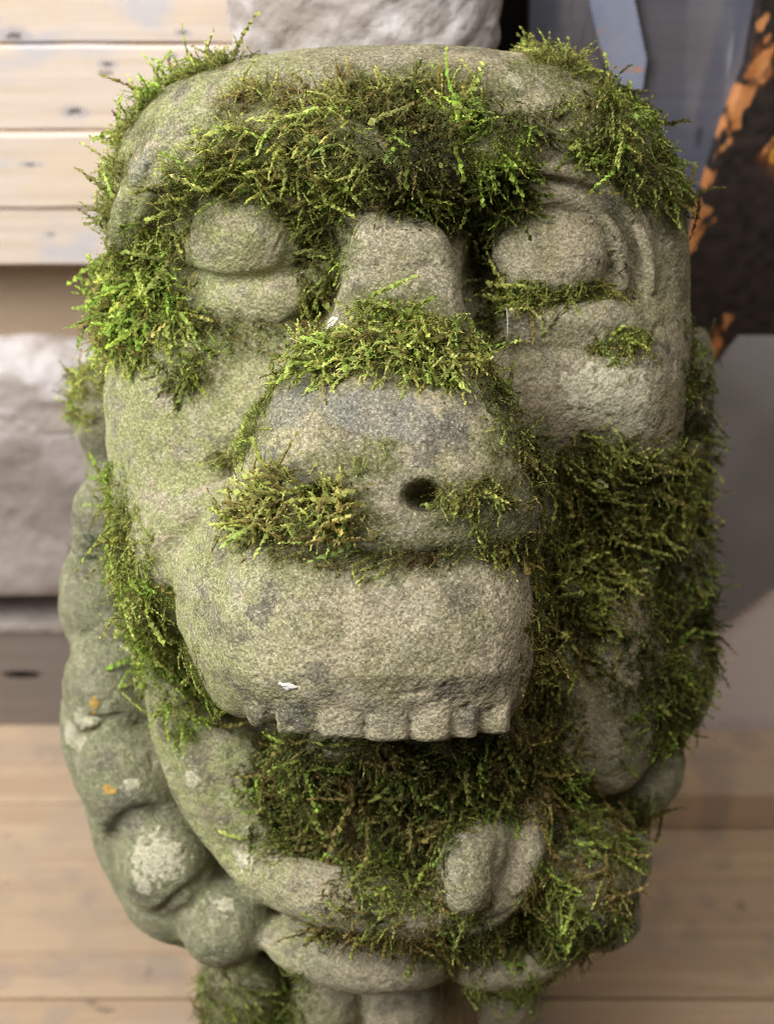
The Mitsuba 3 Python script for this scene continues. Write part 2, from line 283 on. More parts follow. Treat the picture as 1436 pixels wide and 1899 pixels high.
# ---------------------------------------------------------------- surface nets
def surface_nets():
    s = F < 0
    c = np.zeros((NX - 1, NY - 1, NZ - 1), np.uint8)
    for i, j, k in np.ndindex(2, 2, 2): c += s[i:NX - 1 + i, j:NY - 1 + j, k:NZ - 1 + k]
    act = (c > 0) & (c < 8)
    I, J, K = np.nonzero(act)
    idx = np.full(act.shape, -1, np.int32); idx[I, J, K] = np.arange(len(I))
    acc, cnt = np.zeros((len(I), 3)), np.zeros(len(I))
    corners = list(np.ndindex(2, 2, 2))
    val = {o: F[I + o[0], J + o[1], K + o[2]] for o in corners}
    for o in corners:
        for ax in range(3):
            if o[ax]: continue
            q = tuple(1 if m == ax else o[m] for m in range(3))
            a, b = val[o], val[q]
            m = (a < 0) != (b < 0)
            t = a[m] / (a[m] - b[m])
            p = np.tile(np.array(o, float), (m.sum(), 1)); p[:, ax] += t
            acc[m] += p; cnt[m] += 1
    v = LO + HV * (np.stack([I, J, K], 1) + acc / cnt[:, None])
    quads = []
    for ax in range(3):
        u, w = (ax + 1) % 3, (ax + 2) % 3
        n = [NX, NY, NZ]
        sl = [slice(1, n[m] - 1) for m in range(3)]; sl[ax] = slice(0, n[ax] - 1)
        sh = list(sl); sh[ax] = slice(1, n[ax])
        A, B = s[tuple(sl)], s[tuple(sh)]
        p = np.stack(np.nonzero(A != B), 1) + np.array([x.start for x in sl])
        flip = A[tuple((p - np.array([x.start for x in sl])).T)]
        e = np.eye(3, dtype=int)
        g = lambda q: idx[tuple(q.T)]
        q = np.stack([g(p - e[u] - e[w]), g(p - e[w]), g(p), g(p - e[u])], 1)
        q = np.where(flip[:, None], q, q[:, ::-1])
        quads.append(q)
    q = np.vstack(quads)
    q = q[(q >= 0).all(1)]
    ids = PID[I, J, K]
    for o in corners[1:]:
        pass
    return v, np.vstack([q[:, [0, 1, 2]], q[:, [0, 2, 3]]]), PID[np.clip(np.round((v[:, 0] - LO[0]) / HV).astype(int), 0, NX - 1), np.clip(np.round((v[:, 1] - LO[1]) / HV).astype(int), 0, NY - 1), np.clip(np.round((v[:, 2] - LO[2]) / HV).astype(int), 0, NZ - 1)]
def vertex_normals(v, f):
    n = np.zeros_like(v); fn = np.cross(v[f[:, 1]] - v[f[:, 0]], v[f[:, 2]] - v[f[:, 0]])
    for k in range(3):
        for a in range(3): n[:, a] += np.bincount(f[:, k], fn[:, a], len(v))
    return n / (np.linalg.norm(n, axis=1, keepdims=True) + 1e-20)
vv, ff, pid = surface_nets()
del F, PID
vn = vertex_normals(vv, ff)
vv = vv + vn * ((meshkit.fbm(vv / 0.022, 3, 3) - 0.5) * 0.0026 + (meshkit.fbm(vv / 0.006, 2, 9) - 0.5) * 0.0012 - 0.0016 * np.clip((meshkit.noise(vv / 0.0035, 21) - 0.80) / 0.2, 0, 1))[:, None]
WV = CAM + vv[:, :1] * EX + vv[:, 1:2] * DN + vv[:, 2:3] * FW
if np.einsum('ij,ij->i', np.cross(WV[ff[:, 1]] - WV[ff[:, 0]], WV[ff[:, 2]] - WV[ff[:, 0]]), WV[ff].mean(1) - WV.mean(0)).sum() < 0: ff = ff[:, ::-1]
WN = vertex_normals(WV, ff)
statue = trimesh.Trimesh(WV, ff, process=False)
def pixel_of(p):
    q = p - CAM; z = q @ FW
    return np.stack([(q @ EX) / z / TAN * (H0 / 2) + W0 / 2, (q @ DN) / z / TAN * (H0 / 2) + H0 / 2, z], -1)
# depth of the carving seen from the front, on an 8 px lattice
VP = pixel_of(WV)
ZB = np.full((240, 180), 9.0)
np.minimum.at(ZB, (np.clip(VP[:, 1] / 8, 0, 239).astype(int), np.clip(VP[:, 0] / 8, 0, 179).astype(int)), VP[:, 2])
def hit(px, py):
    """the point of the carving at a place of the photograph"""
    m = (np.abs(VP[:, 0] - px) < 9) & (np.abs(VP[:, 1] - py) < 9)
    if not m.any(): return None
    i = np.nonzero(m)[0][np.argmin(VP[m, 2])]
    return WV[i]

# ---------------------------------------------------------------- materials
def vec(p): return p.x, p.y, p.z
def blob(p, c, r, wob=1.0, f=330.0):
    """1 inside an uneven spot round the point c"""
    d = dr.sqrt(dr.square(p.x - c[0]) + dr.square(p.y - c[1]) + dr.square(p.z - c[2])) / r
    d = d + (fbm(p.x * f + 3, p.y * f, p.z * f, 3) - 0.5) * 2 * wob
    return 1 - smoothstep(0.85, 1.08, d)
SPOTS = {'blue': [], 'pale': [], 'dark': [], 'orange': [], 'white': [], 'moss': []}
for kind, px, py, r in [('pale', 1150, 745, 66), ('pale', 1105, 735, 55), ('pale', 1175, 790, 50), ('pale', 285, 1590, 46), ('pale', 255, 1640, 22), ('pale', 960, 140, 20), ('pale', 130, 1370, 34), ('pale', 440, 1590, 22), ('pale', 350, 1440, 16), ('pale', 150, 1345, 26), ('pale', 420, 1670, 18), ('pale', 250, 1450, 16),
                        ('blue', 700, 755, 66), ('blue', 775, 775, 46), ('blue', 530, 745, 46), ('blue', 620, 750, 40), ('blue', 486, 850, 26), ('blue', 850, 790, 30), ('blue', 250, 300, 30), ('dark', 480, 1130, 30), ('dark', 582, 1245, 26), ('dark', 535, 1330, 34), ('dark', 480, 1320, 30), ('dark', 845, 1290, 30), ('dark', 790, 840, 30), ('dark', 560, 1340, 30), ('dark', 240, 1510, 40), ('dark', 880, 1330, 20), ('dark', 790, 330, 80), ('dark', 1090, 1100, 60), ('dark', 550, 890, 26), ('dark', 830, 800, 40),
                        ('orange', 168, 1312, 9), ('orange', 196, 1472, 11), ('orange', 180, 1330, 6), ('white', 605, 592, 15)]:
    h = hit(px, py)
    if h is not None: SPOTS[kind].append((h, r * S(np.dot(h - CAM, FW))))
FILM = []                                      # where the moss has stained the stone round its roots
def stone_color(p, n, uv, mane=False):
    x, y, z = vec(p)
    big = fbm(x * 28, y * 28, z * 28, 3); mid = fbm(x * 110 + 9, y * 110, z * 110, 3); fine = noise(x * 2000, y * 2000, z * 2000)
    grain = noise(x * 1000 + 5, y * 1000, z * 1000)
    c = mix(col(0.345, 0.305, 0.208), col(0.258, 0.238, 0.162), smoothstep(0.35, 0.7, big))
    c = mix(c, col(0.220, 0.205, 0.110), 0.7 * smoothstep(0.46, 0.66, fbm(x * 45 + 31, y * 45, z * 45 + 7, 3)))     # algae
    c = mix(c, col(0.272, 0.290, 0.128), 0.9 * smoothstep(-0.01, -0.09, x) * smoothstep(0.25, 0.55, mid))      # greener towards the left
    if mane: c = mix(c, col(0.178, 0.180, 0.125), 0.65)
    c = mix(c, col(0.36, 0.345, 0.245), 0.45 * smoothstep(0.58, 0.68, fbm(x * 150 + 13, y * 150, z * 150, 3)))
    c = mix(c, col(0.150, 0.142, 0.100), 0.45 * smoothstep(0.58, 0.70, fbm(x * 170 + 3, y * 170 + 9, z * 170, 3)))
    c = mix(c, col(0.12, 0.11, 0.085), 0.55 * smoothstep(0.58, 0.72, fbm(x * 60 + 77, y * 60 + 3, z * 60, 3)))
    for h, r in SPOTS['pale']: c = mix(c, col(0.49, 0.47, 0.34), 0.9 * blob(p, h, r) * smoothstep(0.15, 0.4, mid))
    for h, r in SPOTS['blue']: c = mix(c, col(0.182, 0.184, 0.162), 0.6 * blob(p, h, r, 0.8, 200.0))
    if FILM:
        d = mi.Float(9.0)
        for h, r in FILM: d = dr.minimum(d, dr.sqrt(dr.square(x - h[0]) + dr.square(y - h[1]) + dr.square(z - h[2])) / r)
        d = d + 1.1 * (fbm(x * 240, y * 240, z * 240, 3) - 0.5)
        c = mix(c, mix(col(0.105, 0.095, 0.050), col(0.135, 0.155, 0.050), mid), 0.72 * (1 - smoothstep(0.55, 1.25, d)))
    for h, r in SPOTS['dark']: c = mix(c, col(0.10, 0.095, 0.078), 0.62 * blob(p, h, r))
    for h, r in SPOTS['orange']: c = mix(c, col(0.50, 0.30, 0.07), 0.9 * blob(p, h, r))
    for h, r in SPOTS['white']: c = mix(c, col(0.75, 0.70, 0.68), blob(p, h, r))
    c = c * (0.54 + 0.50 * smoothstep(0.25, 0.75, grain) + 0.46 * smoothstep(0.25, 0.75, fine))
    return mix(c, col(0.62, 0.56, 0.44), 0.5 * smoothstep(0.66, 0.78, fine * 0.6 + grain * 0.4))
def stone_bump(p, n, uv):
    x, y, z = vec(p)
    return 0.55 * noise(x * 700, y * 700, z * 700) + 0.30 * noise(x * 1400, y * 1400, z * 1400 + 5) + 0.5 * fbm(x * 160, y * 160, z * 160, 3)
scene['mat_stone'] = {'type': 'twosided', 'bsdf': {'type': 'bumpmap', 'arbitrary': mikit.proc(stone_bump, 4e-4), 'scale': 0.0007,
                      'bsdf': {'type': 'principled', 'base_color': mikit.proc(stone_color), 'roughness': 0.88, 'specular': 0.25}}}
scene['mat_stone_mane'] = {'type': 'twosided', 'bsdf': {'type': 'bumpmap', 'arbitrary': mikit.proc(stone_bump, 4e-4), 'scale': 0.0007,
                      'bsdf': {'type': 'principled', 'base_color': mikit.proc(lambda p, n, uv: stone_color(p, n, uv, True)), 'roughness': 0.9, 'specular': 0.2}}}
scene['mat_moss'] = {'type': 'principledthin', 'base_color': {'type': 'mesh_attribute', 'name': 'vertex_color'}, 'roughness': 0.5, 'diff_trans': 0.7, 'spec_trans': 0.0, 'eta': 1.4}
def pale_wood(p, n, uv):
    a, b, c = p.x, p.y, p.z
    g = fbm(a * 7, b * 90, (c + 0.012 * fbm(a * 5, b * 20, c * 20, 2)) * 210, 3)
    w = fbm(a * 14, b * 20, c * 24, 3); f = noise(a * 60, b * 900, c * 900)
    k = mix(col(0.74, 0.65, 0.58), col(0.66, 0.54, 0.43), 0.6 * smoothstep(0.40, 0.75, g) + 0.2 * f)
    k = mix(k, col(0.72, 0.60, 0.45), 0.6 * smoothstep(0.50, 0.68, w))
    k = mix(k, col(0.56, 0.56, 0.62), 0.75 * smoothstep(0.50, 0.76, fbm(a * 26 + 8, b * 20, c * 42, 3)))
    k = mix(k, col(0.24, 0.21, 0.19), 0.7 * smoothstep(0.80, 0.86, fbm(a * 46 + 3, b * 20, c * 90, 2)))
    for h, rx, rz in KNOTS:
        d = dr.sqrt(dr.square((a - h[0]) / rx) + dr.square((c - h[2]) / rz)) + 0.5 * (fbm(a * 300, 0, c * 300, 2) - 0.5)
        k = mix(k, col(0.46, 0.44, 0.48), 0.7 * (1 - smoothstep(0.7, 1.3, d)))
        k = mix(k, col(0.13, 0.11, 0.10), 0.85 * (1 - smoothstep(0.25, 0.6, d)))
    return k
KNOTS = [(on_y(px, py, 0.86), a * 0.00033, b * 0.00033) for px, py, a, b in [(25, 66, 34, 16), (138, 205, 30, 14), (340, 60, 18, 7), (318, 102, 14, 5), (200, 118, 24, 9), (95, 432, 16, 6), (60, 300, 26, 6)]]
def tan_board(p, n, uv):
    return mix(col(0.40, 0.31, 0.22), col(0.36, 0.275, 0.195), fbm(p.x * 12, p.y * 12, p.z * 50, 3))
def dark_plank(p, n, uv):
    return mix(col(0.25, 0.215, 0.195), col(0.19, 0.16, 0.145), fbm(p.x * 9, p.y * 60, p.z * 110, 3))
def floor_wood(p, n, uv):
    a, b, c = p.x, p.y, p.z
    g = fbm(a * 6, (b + 0.012 * fbm(a * 5, b * 20, c * 20, 2)) * 170, c * 90, 3); f = noise(a * 60, b * 900, c * 900)
    w = fbm(a * 13 + 4, b * 17, c, 3); board = cell_tone(b)
    k = mix(col(0.60, 0.46, 0.32), col(0.49, 0.35, 0.23), 0.6 * smoothstep(0.38, 0.75, g) + 0.2 * f)
    k = mix(k, col(0.50, 0.40, 0.30), 0.7 * smoothstep(0.48, 0.66, w)) * (0.92 + 0.16 * board)
    k = mix(k, col(0.38, 0.31, 0.26), 0.6 * smoothstep(0.50, 0.74, fbm(a * 30, b * 40, c, 3)))
    return mix(k, col(0.16, 0.12, 0.09), 0.5 * smoothstep(0.84, 0.94, fbm(a * 40 + 9, b * 70, c, 2)))
def cell_tone(b): return mikit.cell_rand(b * 7.3 + 3)
def wood_bump(p, n, uv):
    return fbm(p.x * 6, p.y * 160, p.z * 160, 3)
def matt(key, fn, bump=None, scale=0.0006, rough=0.8, spec=0.3, **kw):
    b = {'type': 'principled', 'base_color': mikit.proc(fn), 'roughness': rough, 'specular': spec, **kw}
    if bump: b = {'type': 'bumpmap', 'arbitrary': mikit.proc(bump, 6e-4), 'scale': scale, 'bsdf': b}
    scene[key] = {'type': 'twosided', 'bsdf': b}
matt('mat_plank', pale_wood, wood_bump)
matt('mat_floor', floor_wood, wood_bump)
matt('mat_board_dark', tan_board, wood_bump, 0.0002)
matt('mat_low_plank', dark_plank, wood_bump, 0.0003)
def rough_bump(p, n, uv): return fbm(p.x * 90, p.y * 90, p.z * 90, 4)
def grey_stone(p, n, uv):
    b = fbm(p.x * 20, p.y * 20, p.z * 20, 3)
    return mix(col(0.40, 0.36, 0.35), col(0.27, 0.235, 0.22), smoothstep(0.35, 0.7, b)) * (0.85 + 0.3 * noise(p.x * 500, p.y * 500, p.z * 500))
def white_stone(p, n, uv):
    b = fbm(p.x * 35, p.y * 35, p.z * 35, 3)
    return mix(col(0.60, 0.57, 0.58), col(0.38, 0.335, 0.31), smoothstep(0.36, 0.62, b)) * (0.9 + 0.2 * noise(p.x * 400, p.y * 400, p.z * 400))
matt('mat_grey_stone', grey_stone, rough_bump, 0.003)
matt('mat_white_stone', white_stone, rough_bump, 0.004)
def blue_paint(p, n, uv):
    s = fbm(p.x * 60, p.y * 8, p.z * 8, 3); b = fbm(p.x * 12, p.y * 5, p.z * 5, 3)
    c = mix(col(0.105, 0.115, 0.160), col(0.19, 0.185, 0.215), smoothstep(0.4, 0.7, s))
    c = mix(c, col(0.30, 0.30, 0.34), 0.7 * smoothstep(0.70, 0.80, fbm(p.x * 220, p.y * 8, p.z * 22, 3)))
    c = mix(c, col(0.04, 0.04, 0.05), 0.7 * smoothstep(0.70, 0.80, fbm(p.x * 190 + 40, p.y * 8, p.z * 26 + 9, 3)))
    return mix(c, col(0.12, 0.11, 0.115), smoothstep(0.45, 0.7, b))
def light_paint(p, n, uv):
    b = fbm(p.x * 60, p.y * 25, p.z * 25, 3); e = fbm(p.x * 80 + 7, p.y * 60, p.z * 60, 3)
    c = mix(col(0.25, 0.30, 0.44), col(0.33, 0.35, 0.44), b)
    return mix(c, col(0.52, 0.27, 0.17), smoothstep(0.60, 0.66, e))
SCUFFS = [(on_y(px, py, 0.832), r * 0.00033) for px, py, r in [(1420, 40, 14), (1415, 110, 20), (1378, 195, 26), (1368, 225, 24), (1350, 270, 16), (1312, 345, 14), (1297, 405, 26), (1292, 450, 20), (1425, 70, 10), (1330, 650, 26), (1350, 610, 18), (1430, 270, 12)]]
def worn(p, n, uv):
    b = fbm(p.x * 42, p.y * 22, p.z * 17, 4)
    c = mix(col(0.016, 0.013, 0.012), col(0.045, 0.032, 0.028), noise(p.x * 150, p.y * 150, p.z * 150))
    c = mix(c, col(0.26, 0.085, 0.03), smoothstep(0.56, 0.72, b))
    for h, r in SCUFFS:
        d = dr.sqrt(dr.square((p.x - h[0] - 0.45 * (p.z - h[2])) / (0.75 * r)) + dr.square((p.z - h[2]) / (1.7 * r))) + 3.4 * (fbm(p.x * 120 + 3, p.y * 40, p.z * 70, 4) - 0.5)
        c = mix(c, mix(col(0.50, 0.16, 0.045), col(0.62, 0.30, 0.12), fbm(p.x * 150, p.y * 60, p.z * 60, 2)), 1 - smoothstep(0.45, 1.05, d))
    return mix(c, col(0.58, 0.30, 0.05), smoothstep(0.66, 0.70, b))
def grey_paint(p, n, uv):
    b = fbm(p.x * 14, p.y * 10, p.z * 10, 3)
    return mix(col(0.32, 0.31, 0.32), col(0.23, 0.22, 0.225), smoothstep(0.35, 0.7, b))
matt('mat_blue', blue_paint, wood_bump, 0.0006, 0.5, 0.5)
matt('mat_light_blue', light_paint, rough_bump, 0.0006, 0.5, 0.5)
matt('mat_worn', worn, rough_bump, 0.002, 0.6, 0.3)
matt('mat_grey_paint', grey_paint, rough_bump, 0.0006, 0.6)
scene['mat_black'] = {'type': 'twosided', 'bsdf': {'type': 'diffuse', 'reflectance': {'type': 'rgb', 'value': [0.012, 0.011, 0.010]}}}
matt('mat_plaster', lambda p, n, uv: mix(col(0.84, 0.78, 0.81), col(0.74, 0.68, 0.70), fbm(p.x * 9, p.y * 9, p.z * 9, 3)), rough_bump, 0.001)
def flat(key, rgb, rough=0.7):
    scene[key] = {'type': 'twosided', 'bsdf': {'type': 'principled', 'base_color': {'type': 'rgb', 'value': rgb}, 'roughness': rough}}
flat('mat_straw', [0.42, 0.26, 0.11]); flat('mat_hair', [0.75, 0.74, 0.72], 0.4); flat('mat_fleck', [0.80, 0.79, 0.76])

# ---------------------------------------------------------------- floor and the stack behind
def box_mesh(lo, hi, bevel=0.003, wob=0.0, seed=0, res=0.02):
    lo, hi = np.minimum(lo, hi), np.maximum(lo, hi)
    import manifold3d as m3
    b = min(bevel, 0.3 * (hi - lo).min())
    m = m3.Manifold.batch_hull([m3.Manifold.cube((hi - lo - np.array(s)).tolist()).translate((lo + np.array(s) / 2).tolist()) for s in ((2 * b, 2 * b, 0), (2 * b, 0, 2 * b), (0, 2 * b, 2 * b))])
    if wob:
        m = m.refine_to_length(res)
        q = m.to_mesh(); v = np.array(q.vert_properties[:, :3], float)
        w = np.stack([meshkit.fbm(v / 0.05, 3, seed + k) - 0.5 for k in range(3)], 1)
        return trimesh.Trimesh(v + w * wob, np.array(q.tri_verts), process=False)
    q = m.to_mesh(); return trimesh.Trimesh(q.vert_properties[:, :3], q.tri_verts, process=False)
scene['floor'] = mikit.ply(box_mesh([-1.2, 0.05, -0.06], [1.2, 1.3, -0.022], 0.004), 'mat_black', 30)
tag('floor', 'wooden plank floor under the carving', kind='structure')
ys = [0.30, 0.425, 0.575, on_z(150, 1487, 0)[1], 0.885]
for i, (a, b) in enumerate(zip(ys[:-1], ys[1:])):
    put('floor__plank', box_mesh([-1.2, a + 0.0012, -0.02], [1.2, b - 0.0012, 0.0], 0.002), 'mat_floor')
YW = 0.86
def zat(py, y): return on_y(400, py, y)[2]
xl, xr = -0.60, 0.06
# top boards, bright
zs = [zat(-130, YW), zat(82, YW), zat(243, YW), zat(383, YW), zat(492, YW)]
wall = 'plank_stack'
tag(wall, 'stack of pale knotty planks laid edge over edge behind the carving', 'planks')
for i, (a, b) in enumerate(zip(zs[:-1], zs[1:])):
    off = [0.0, 0.002, 0.006, 0.003][i]
    put(wall + '__plank', box_mesh([xl, YW - off, b + 0.0006], [xr, YW + 0.06, a - 0.0006], 0.0018, 0.0022, 40 + i), 'mat_plank')
# recessed board in shade
YR = YW + 0.035
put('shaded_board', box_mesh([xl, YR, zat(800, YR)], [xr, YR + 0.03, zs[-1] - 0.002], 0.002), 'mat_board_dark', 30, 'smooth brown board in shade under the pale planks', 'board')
# rough whitish stone on top of a grey block
YB = YW - 0.012
zt, zb_ = zat(800, YB), zat(1112, YB)
put('grey_block', box_mesh([xl, YB, zb_], [0.0, YB + 0.12, zt], 0.005, 0.006, 51, 0.008), 'mat_grey_stone', 60, 'broad grey stone block beneath the rough white stone left of the carving', 'stone')
def rock(c, r, seed, amp=0.25, sub=5):
    m = trimesh.creation.icosphere(sub, 1.0); v = m.vertices
    v = np.sign(v) * np.abs(v) ** 0.75
    v = v * (1 + amp * (meshkit.fbm(v * 1.6 + seed, 4, seed) - 0.5) * 2)[:, None]
    return trimesh.Trimesh(v * r + c, m.faces, process=False)
c0 = on_y(20, 745, YB + 0.03)
put('white_stone', rock([c0[0] + 0.0, YB + 0.050, zt + 0.016], [0.135, 0.046, 0.046], 4, 0.22), 'mat_white_stone', True, 'rough frosty white stone lying on the grey block at the left', 'stone')
# thin ledge and low plank
YL = YW
put('ledge_strip', box_mesh([xl, YL - 0.004, zat(1168, YL)], [0.0, YL + 0.10, zat(1153, YL)], 0.001), 'mat_grey_stone', 30, 'thin pale strip between the grey block and the low plank', 'strip')
lp = put('low_plank', box_mesh([xl, YL, 0.0], [0.0, YL + 0.10, zat(1170, YL)], 0.002), 'mat_low_plank', 30, 'low dark grey brown plank standing on the floor at the left, with a dark knot', 'plank')
k = on_y(40, 1250, YL)
kn = trimesh.creation.icosphere(3, 1.0); kn.apply_scale([0.017, 0.002, 0.0035]); kn.apply_translation([k[0], YL, k[2]])
put(lp + '__knot', kn, 'mat_black', True)
# added black backing, stands in for the deep shade behind everything
put('shade_backing', box_mesh([-1.2, YW + 0.16, -0.06], [1.2, YW + 0.2, 1.0], 0.002), 'mat_black', 30, 'added black backing for the deep shade behind the planks', kind='structure')
# white stone behind the crown
a, b = on_y(425, 60, YW - 0.05), on_y(925, 60, YW - 0.05)
put('plaster_chunk', rock([(a[0] + b[0]) / 2, YW - 0.045, a[2] + 0.02], [(b[0] - a[0]) / 2, 0.05, 0.075], 11, 0.16), 'mat_white_stone', True, 'pale lime crusted stone behind the top of the carved head', 'stone')
# --- right: painted boards
YK = on_z(1350, 1540, 0)[1]; HK = zat(1470, YK); rk = ray(1350, 1345); YP = rk[1] * (HK - CAM[2]) / rk[2]
def slab(pix, y0, y1, thick, bevel=0.0015, axis_y=None):
    """a board: its outline at the photograph's places, leaning from y0 at its top to y1 at its foot"""
    pys = [p[1] for p in pix]; lo, hi = min(pys), max(pys)
    P = np.array([on_y(px, py, y0 + (y1 - y0) * (py - lo) / (hi - lo)) for px, py in pix])
    c = P.mean(0); u = np.array([1.0, 0, 0]); q = P - c
    n = np.linalg.svd(q)[2][2]; n = n if n[1] < 0 else -n
    u = u - n * (u @ n); u /= np.linalg.norm(u); w = np.cross(n, u)
    poly = shapely.Polygon(np.stack([q @ u, q @ w], 1)).buffer(-bevel).buffer(bevel, quad_segs=3)
    m = trimesh.creation.extrude_polygon(poly, thick, engine='earcut')
    v = c + m.vertices[:, :1] * u + m.vertices[:, 1:2] * w + (m.vertices[:, 2:] - thick) * n
    return trimesh.Trimesh(v, m.faces, process=False)
put('gap_shade', slab([(905, -60), (1010, -60), (1000, 300), (895, 300)], YW + 0.03, YW + 0.03, 0.03), 'mat_black', 30, 'black strip standing in for the shade in the gap between the crusted stone and the blue board', 'post')  # black slab painted as the deep shade of the open gap
pb = put('painted_board', slab([(985, -80), (1445, -80), (1400, 130), (1330, 330), (1300, 460), (1290, 700), (980, 700)], YW - 0.01, YW - 0.01, 0.02), 'mat_blue', 30, 'dark blue grey painted board standing behind the right side of the head', 'board')
put(pb + '__batten', slab([(1082, -60), (1165, -60), (1200, 110), (1192, 168), (1140, 160), (1112, 80)], YW - 0.016, YW - 0.016, 0.006, 0.001), 'mat_light_blue', 30, 'light blue strip with worn orange edges')
put('worn_beam', slab([(1430, -80), (1580, -80), (1580, 300), (1520, 520), (1400, 690), (1310, 745), (1270, 700), (1278, 480), (1300, 380), (1345, 240), (1390, 130)], YW - 0.03, YW - 0.02, 0.03, 0.004), 'mat_worn', 30, 'blackened beam with orange scuffed edges leaning at the right', 'beam')
put('painted_sheet', slab([(1470, 480), (1620, 480), (1620, 970), (1436, 1088), (1330, 1168), (1250, 1180), (1240, 690), (1330, 680)], YW - 0.012, YP - 0.014, 0.012), 'mat_grey_paint', 30, 'plain grey painted sheet under the blackened beam, with a slanting lower edge', 'sheet')
put('plaster_wall', box_mesh([0.10, YP, 0.0], [0.9, YP + 0.03, zat(1000, YP)], 0.002), 'mat_plaster', 30, 'pale lilac grey plaster wall low down at the right', kind='structure')
bl = on_y(1268, 1470, YK)
put('wood_block', box_mesh([bl[0] - 0.02, YK, 0.0], [0.60, YP - 0.003, HK], 0.003, 0.002, 61), 'mat_floor', 30, 'low brown timber offcut on the floor right of the carving', 'timber')

# ---------------------------------------------------------------- the carving
root = 'stone_carving'
tag(root, 'weathered stone carving of a snarling beast head overgrown with moss', 'carving')
fp = pid[ff]; fid = np.where(fp[:, 1] == fp[:, 2], fp[:, 1], fp[:, 0])
PARTLABEL = {}
for i, name in enumerate(parts):
    f = ff[fid == i]
    if len(f) < 30: continue
    u, inv = np.unique(f, return_inverse=True)
    key = numbered(f'{root}__{name}')
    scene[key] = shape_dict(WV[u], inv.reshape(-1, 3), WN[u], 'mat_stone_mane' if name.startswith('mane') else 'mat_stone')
    if i in (TOOTH[0], TOOTH[-1]): labels[key] = {'label': 'tooth stained dark grey'}

# ---------------------------------------------------------------- moss
NS = 420000
smp, fidx = trimesh.sample.sample_surface(statue, NS, seed=5)
bw = trimesh.triangles.points_to_barycentric(WV[ff[fidx]], smp)
sn = np.einsum('ij,ijk->ik', bw, WN[ff[fidx]]); sn /= np.linalg.norm(sn, axis=1, keepdims=True)
sp = pixel_of(smp)
zfront = np.full(len(smp), 9.0)
gi, gj = (sp[:, 1] / 8).astype(int), (sp[:, 0] / 8).astype(int)
for a in (-1, 0, 1):
    for b in (-1, 0, 1):
        zfront = np.minimum(zfront, ZB[np.clip(gi + a, 0, 239), np.clip(gj + b, 0, 179)])
AREA = statue.area / NS
def sprigs(base, D, B, L, c_base, c_tip, r, nrm, ML=10, wide=0.26, stem=True):
    """moss shoots: leaves set round a curved stem; all arrays one row per shoot"""
    n = len(base)
    Sd = np.cross(D, B)
    s = np.linspace(0.08, 1.0, ML)[None, :, None]
    bend = r.uniform(0.1, 0.8, (n, 1, 1)); wig = r.normal(0, 0.16, (n, 1, 1))
    P = base[:, None] + L[:, None, None] * (D[:, None] * s + B[:, None] * bend * s ** 2 + Sd[:, None] * wig * np.sin(s * 4.0))
    Tn = D[:, None] + 2 * B[:, None] * bend * s + Sd[:, None] * wig * 4 * np.cos(s * 4.0); Tn /= np.linalg.norm(Tn, axis=2, keepdims=True)
    ang = (np.arange(ML) * 2.4)[None, :, None] + r.uniform(0, 6.28, (n, 1, 1)) + r.normal(0, 0.3, (n, ML, 1))
    rad = B[:, None] * np.cos(ang) + Sd[:, None] * np.sin(ang)
    side = -B[:, None] * np.sin(ang) + Sd[:, None] * np.cos(ang)
    op = r.uniform(0.22, 0.55, (n, ML, 1)) * (1 - 0.5 * s)
    d = Tn * np.cos(op) + rad * np.sin(op)
    ll = L[:, None, None] * ((0.30 if ML < 8 else 0.23 if ML < 16 else 0.155) - 0.09 * s * (ML < 16)) * r.uniform(0.75, 1.25, (n, ML, 1)); wl = ll * wide
    tip = P + d * ll; mid = P + d * ll * 0.42 + rad * ll * 0.05
    q = np.stack([P, mid + side * wl, tip, mid - side * wl], 2)                      # n, ML, 4, 3
    k = np.clip(s * 0.9 + 0.05, 0, 1)
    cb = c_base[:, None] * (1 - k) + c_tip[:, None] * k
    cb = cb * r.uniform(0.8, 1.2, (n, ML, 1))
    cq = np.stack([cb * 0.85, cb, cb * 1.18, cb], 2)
    v, c = q.reshape(-1, 3), cq.reshape(-1, 3)
    i = np.arange(n * ML)[:, None] * 4
    f = np.vstack([i + [0, 1, 2], i + [0, 2, 3]])
    nq = nrm[:, None] * 0.75 + rad * 0.55 + Tn * 0.1
    nv = np.repeat(nq[:, :, None], 4, 2).reshape(-1, 3)
    if stem:
        ss = np.array([0.0, 0.45, 0.9])[None, :, None]
        Q = base[:, None] + L[:, None, None] * (D[:, None] * ss + B[:, None] * bend * ss ** 2 + Sd[:, None] * wig * np.sin(ss * 4.0))
        wq = L[:, None, None] * 0.018
        sv = np.stack([Q - Sd[:, None] * wq, Q + Sd[:, None] * wq], 2).reshape(-1, 3)
        sc = np.repeat(np.repeat((c_base * [1.1, 0.85, 0.8])[:, None], 3, 1)[:, :, None], 2, 2).reshape(-1, 3)
        j = np.arange(n)[:, None] * 6 + len(v)
        f = np.vstack([f] + [j + t for t in ([0, 1, 3], [0, 3, 2], [2, 3, 5], [2, 5, 4])])
        v, c, nv = np.vstack([v, sv]), np.vstack([c, sc]), np.vstack([nv, np.repeat(nrm, 6, 0)])
    return v, f, np.clip(c, 0.004, 0.9), nv / (np.linalg.norm(nv, axis=1, keepdims=True) + 1e-9)
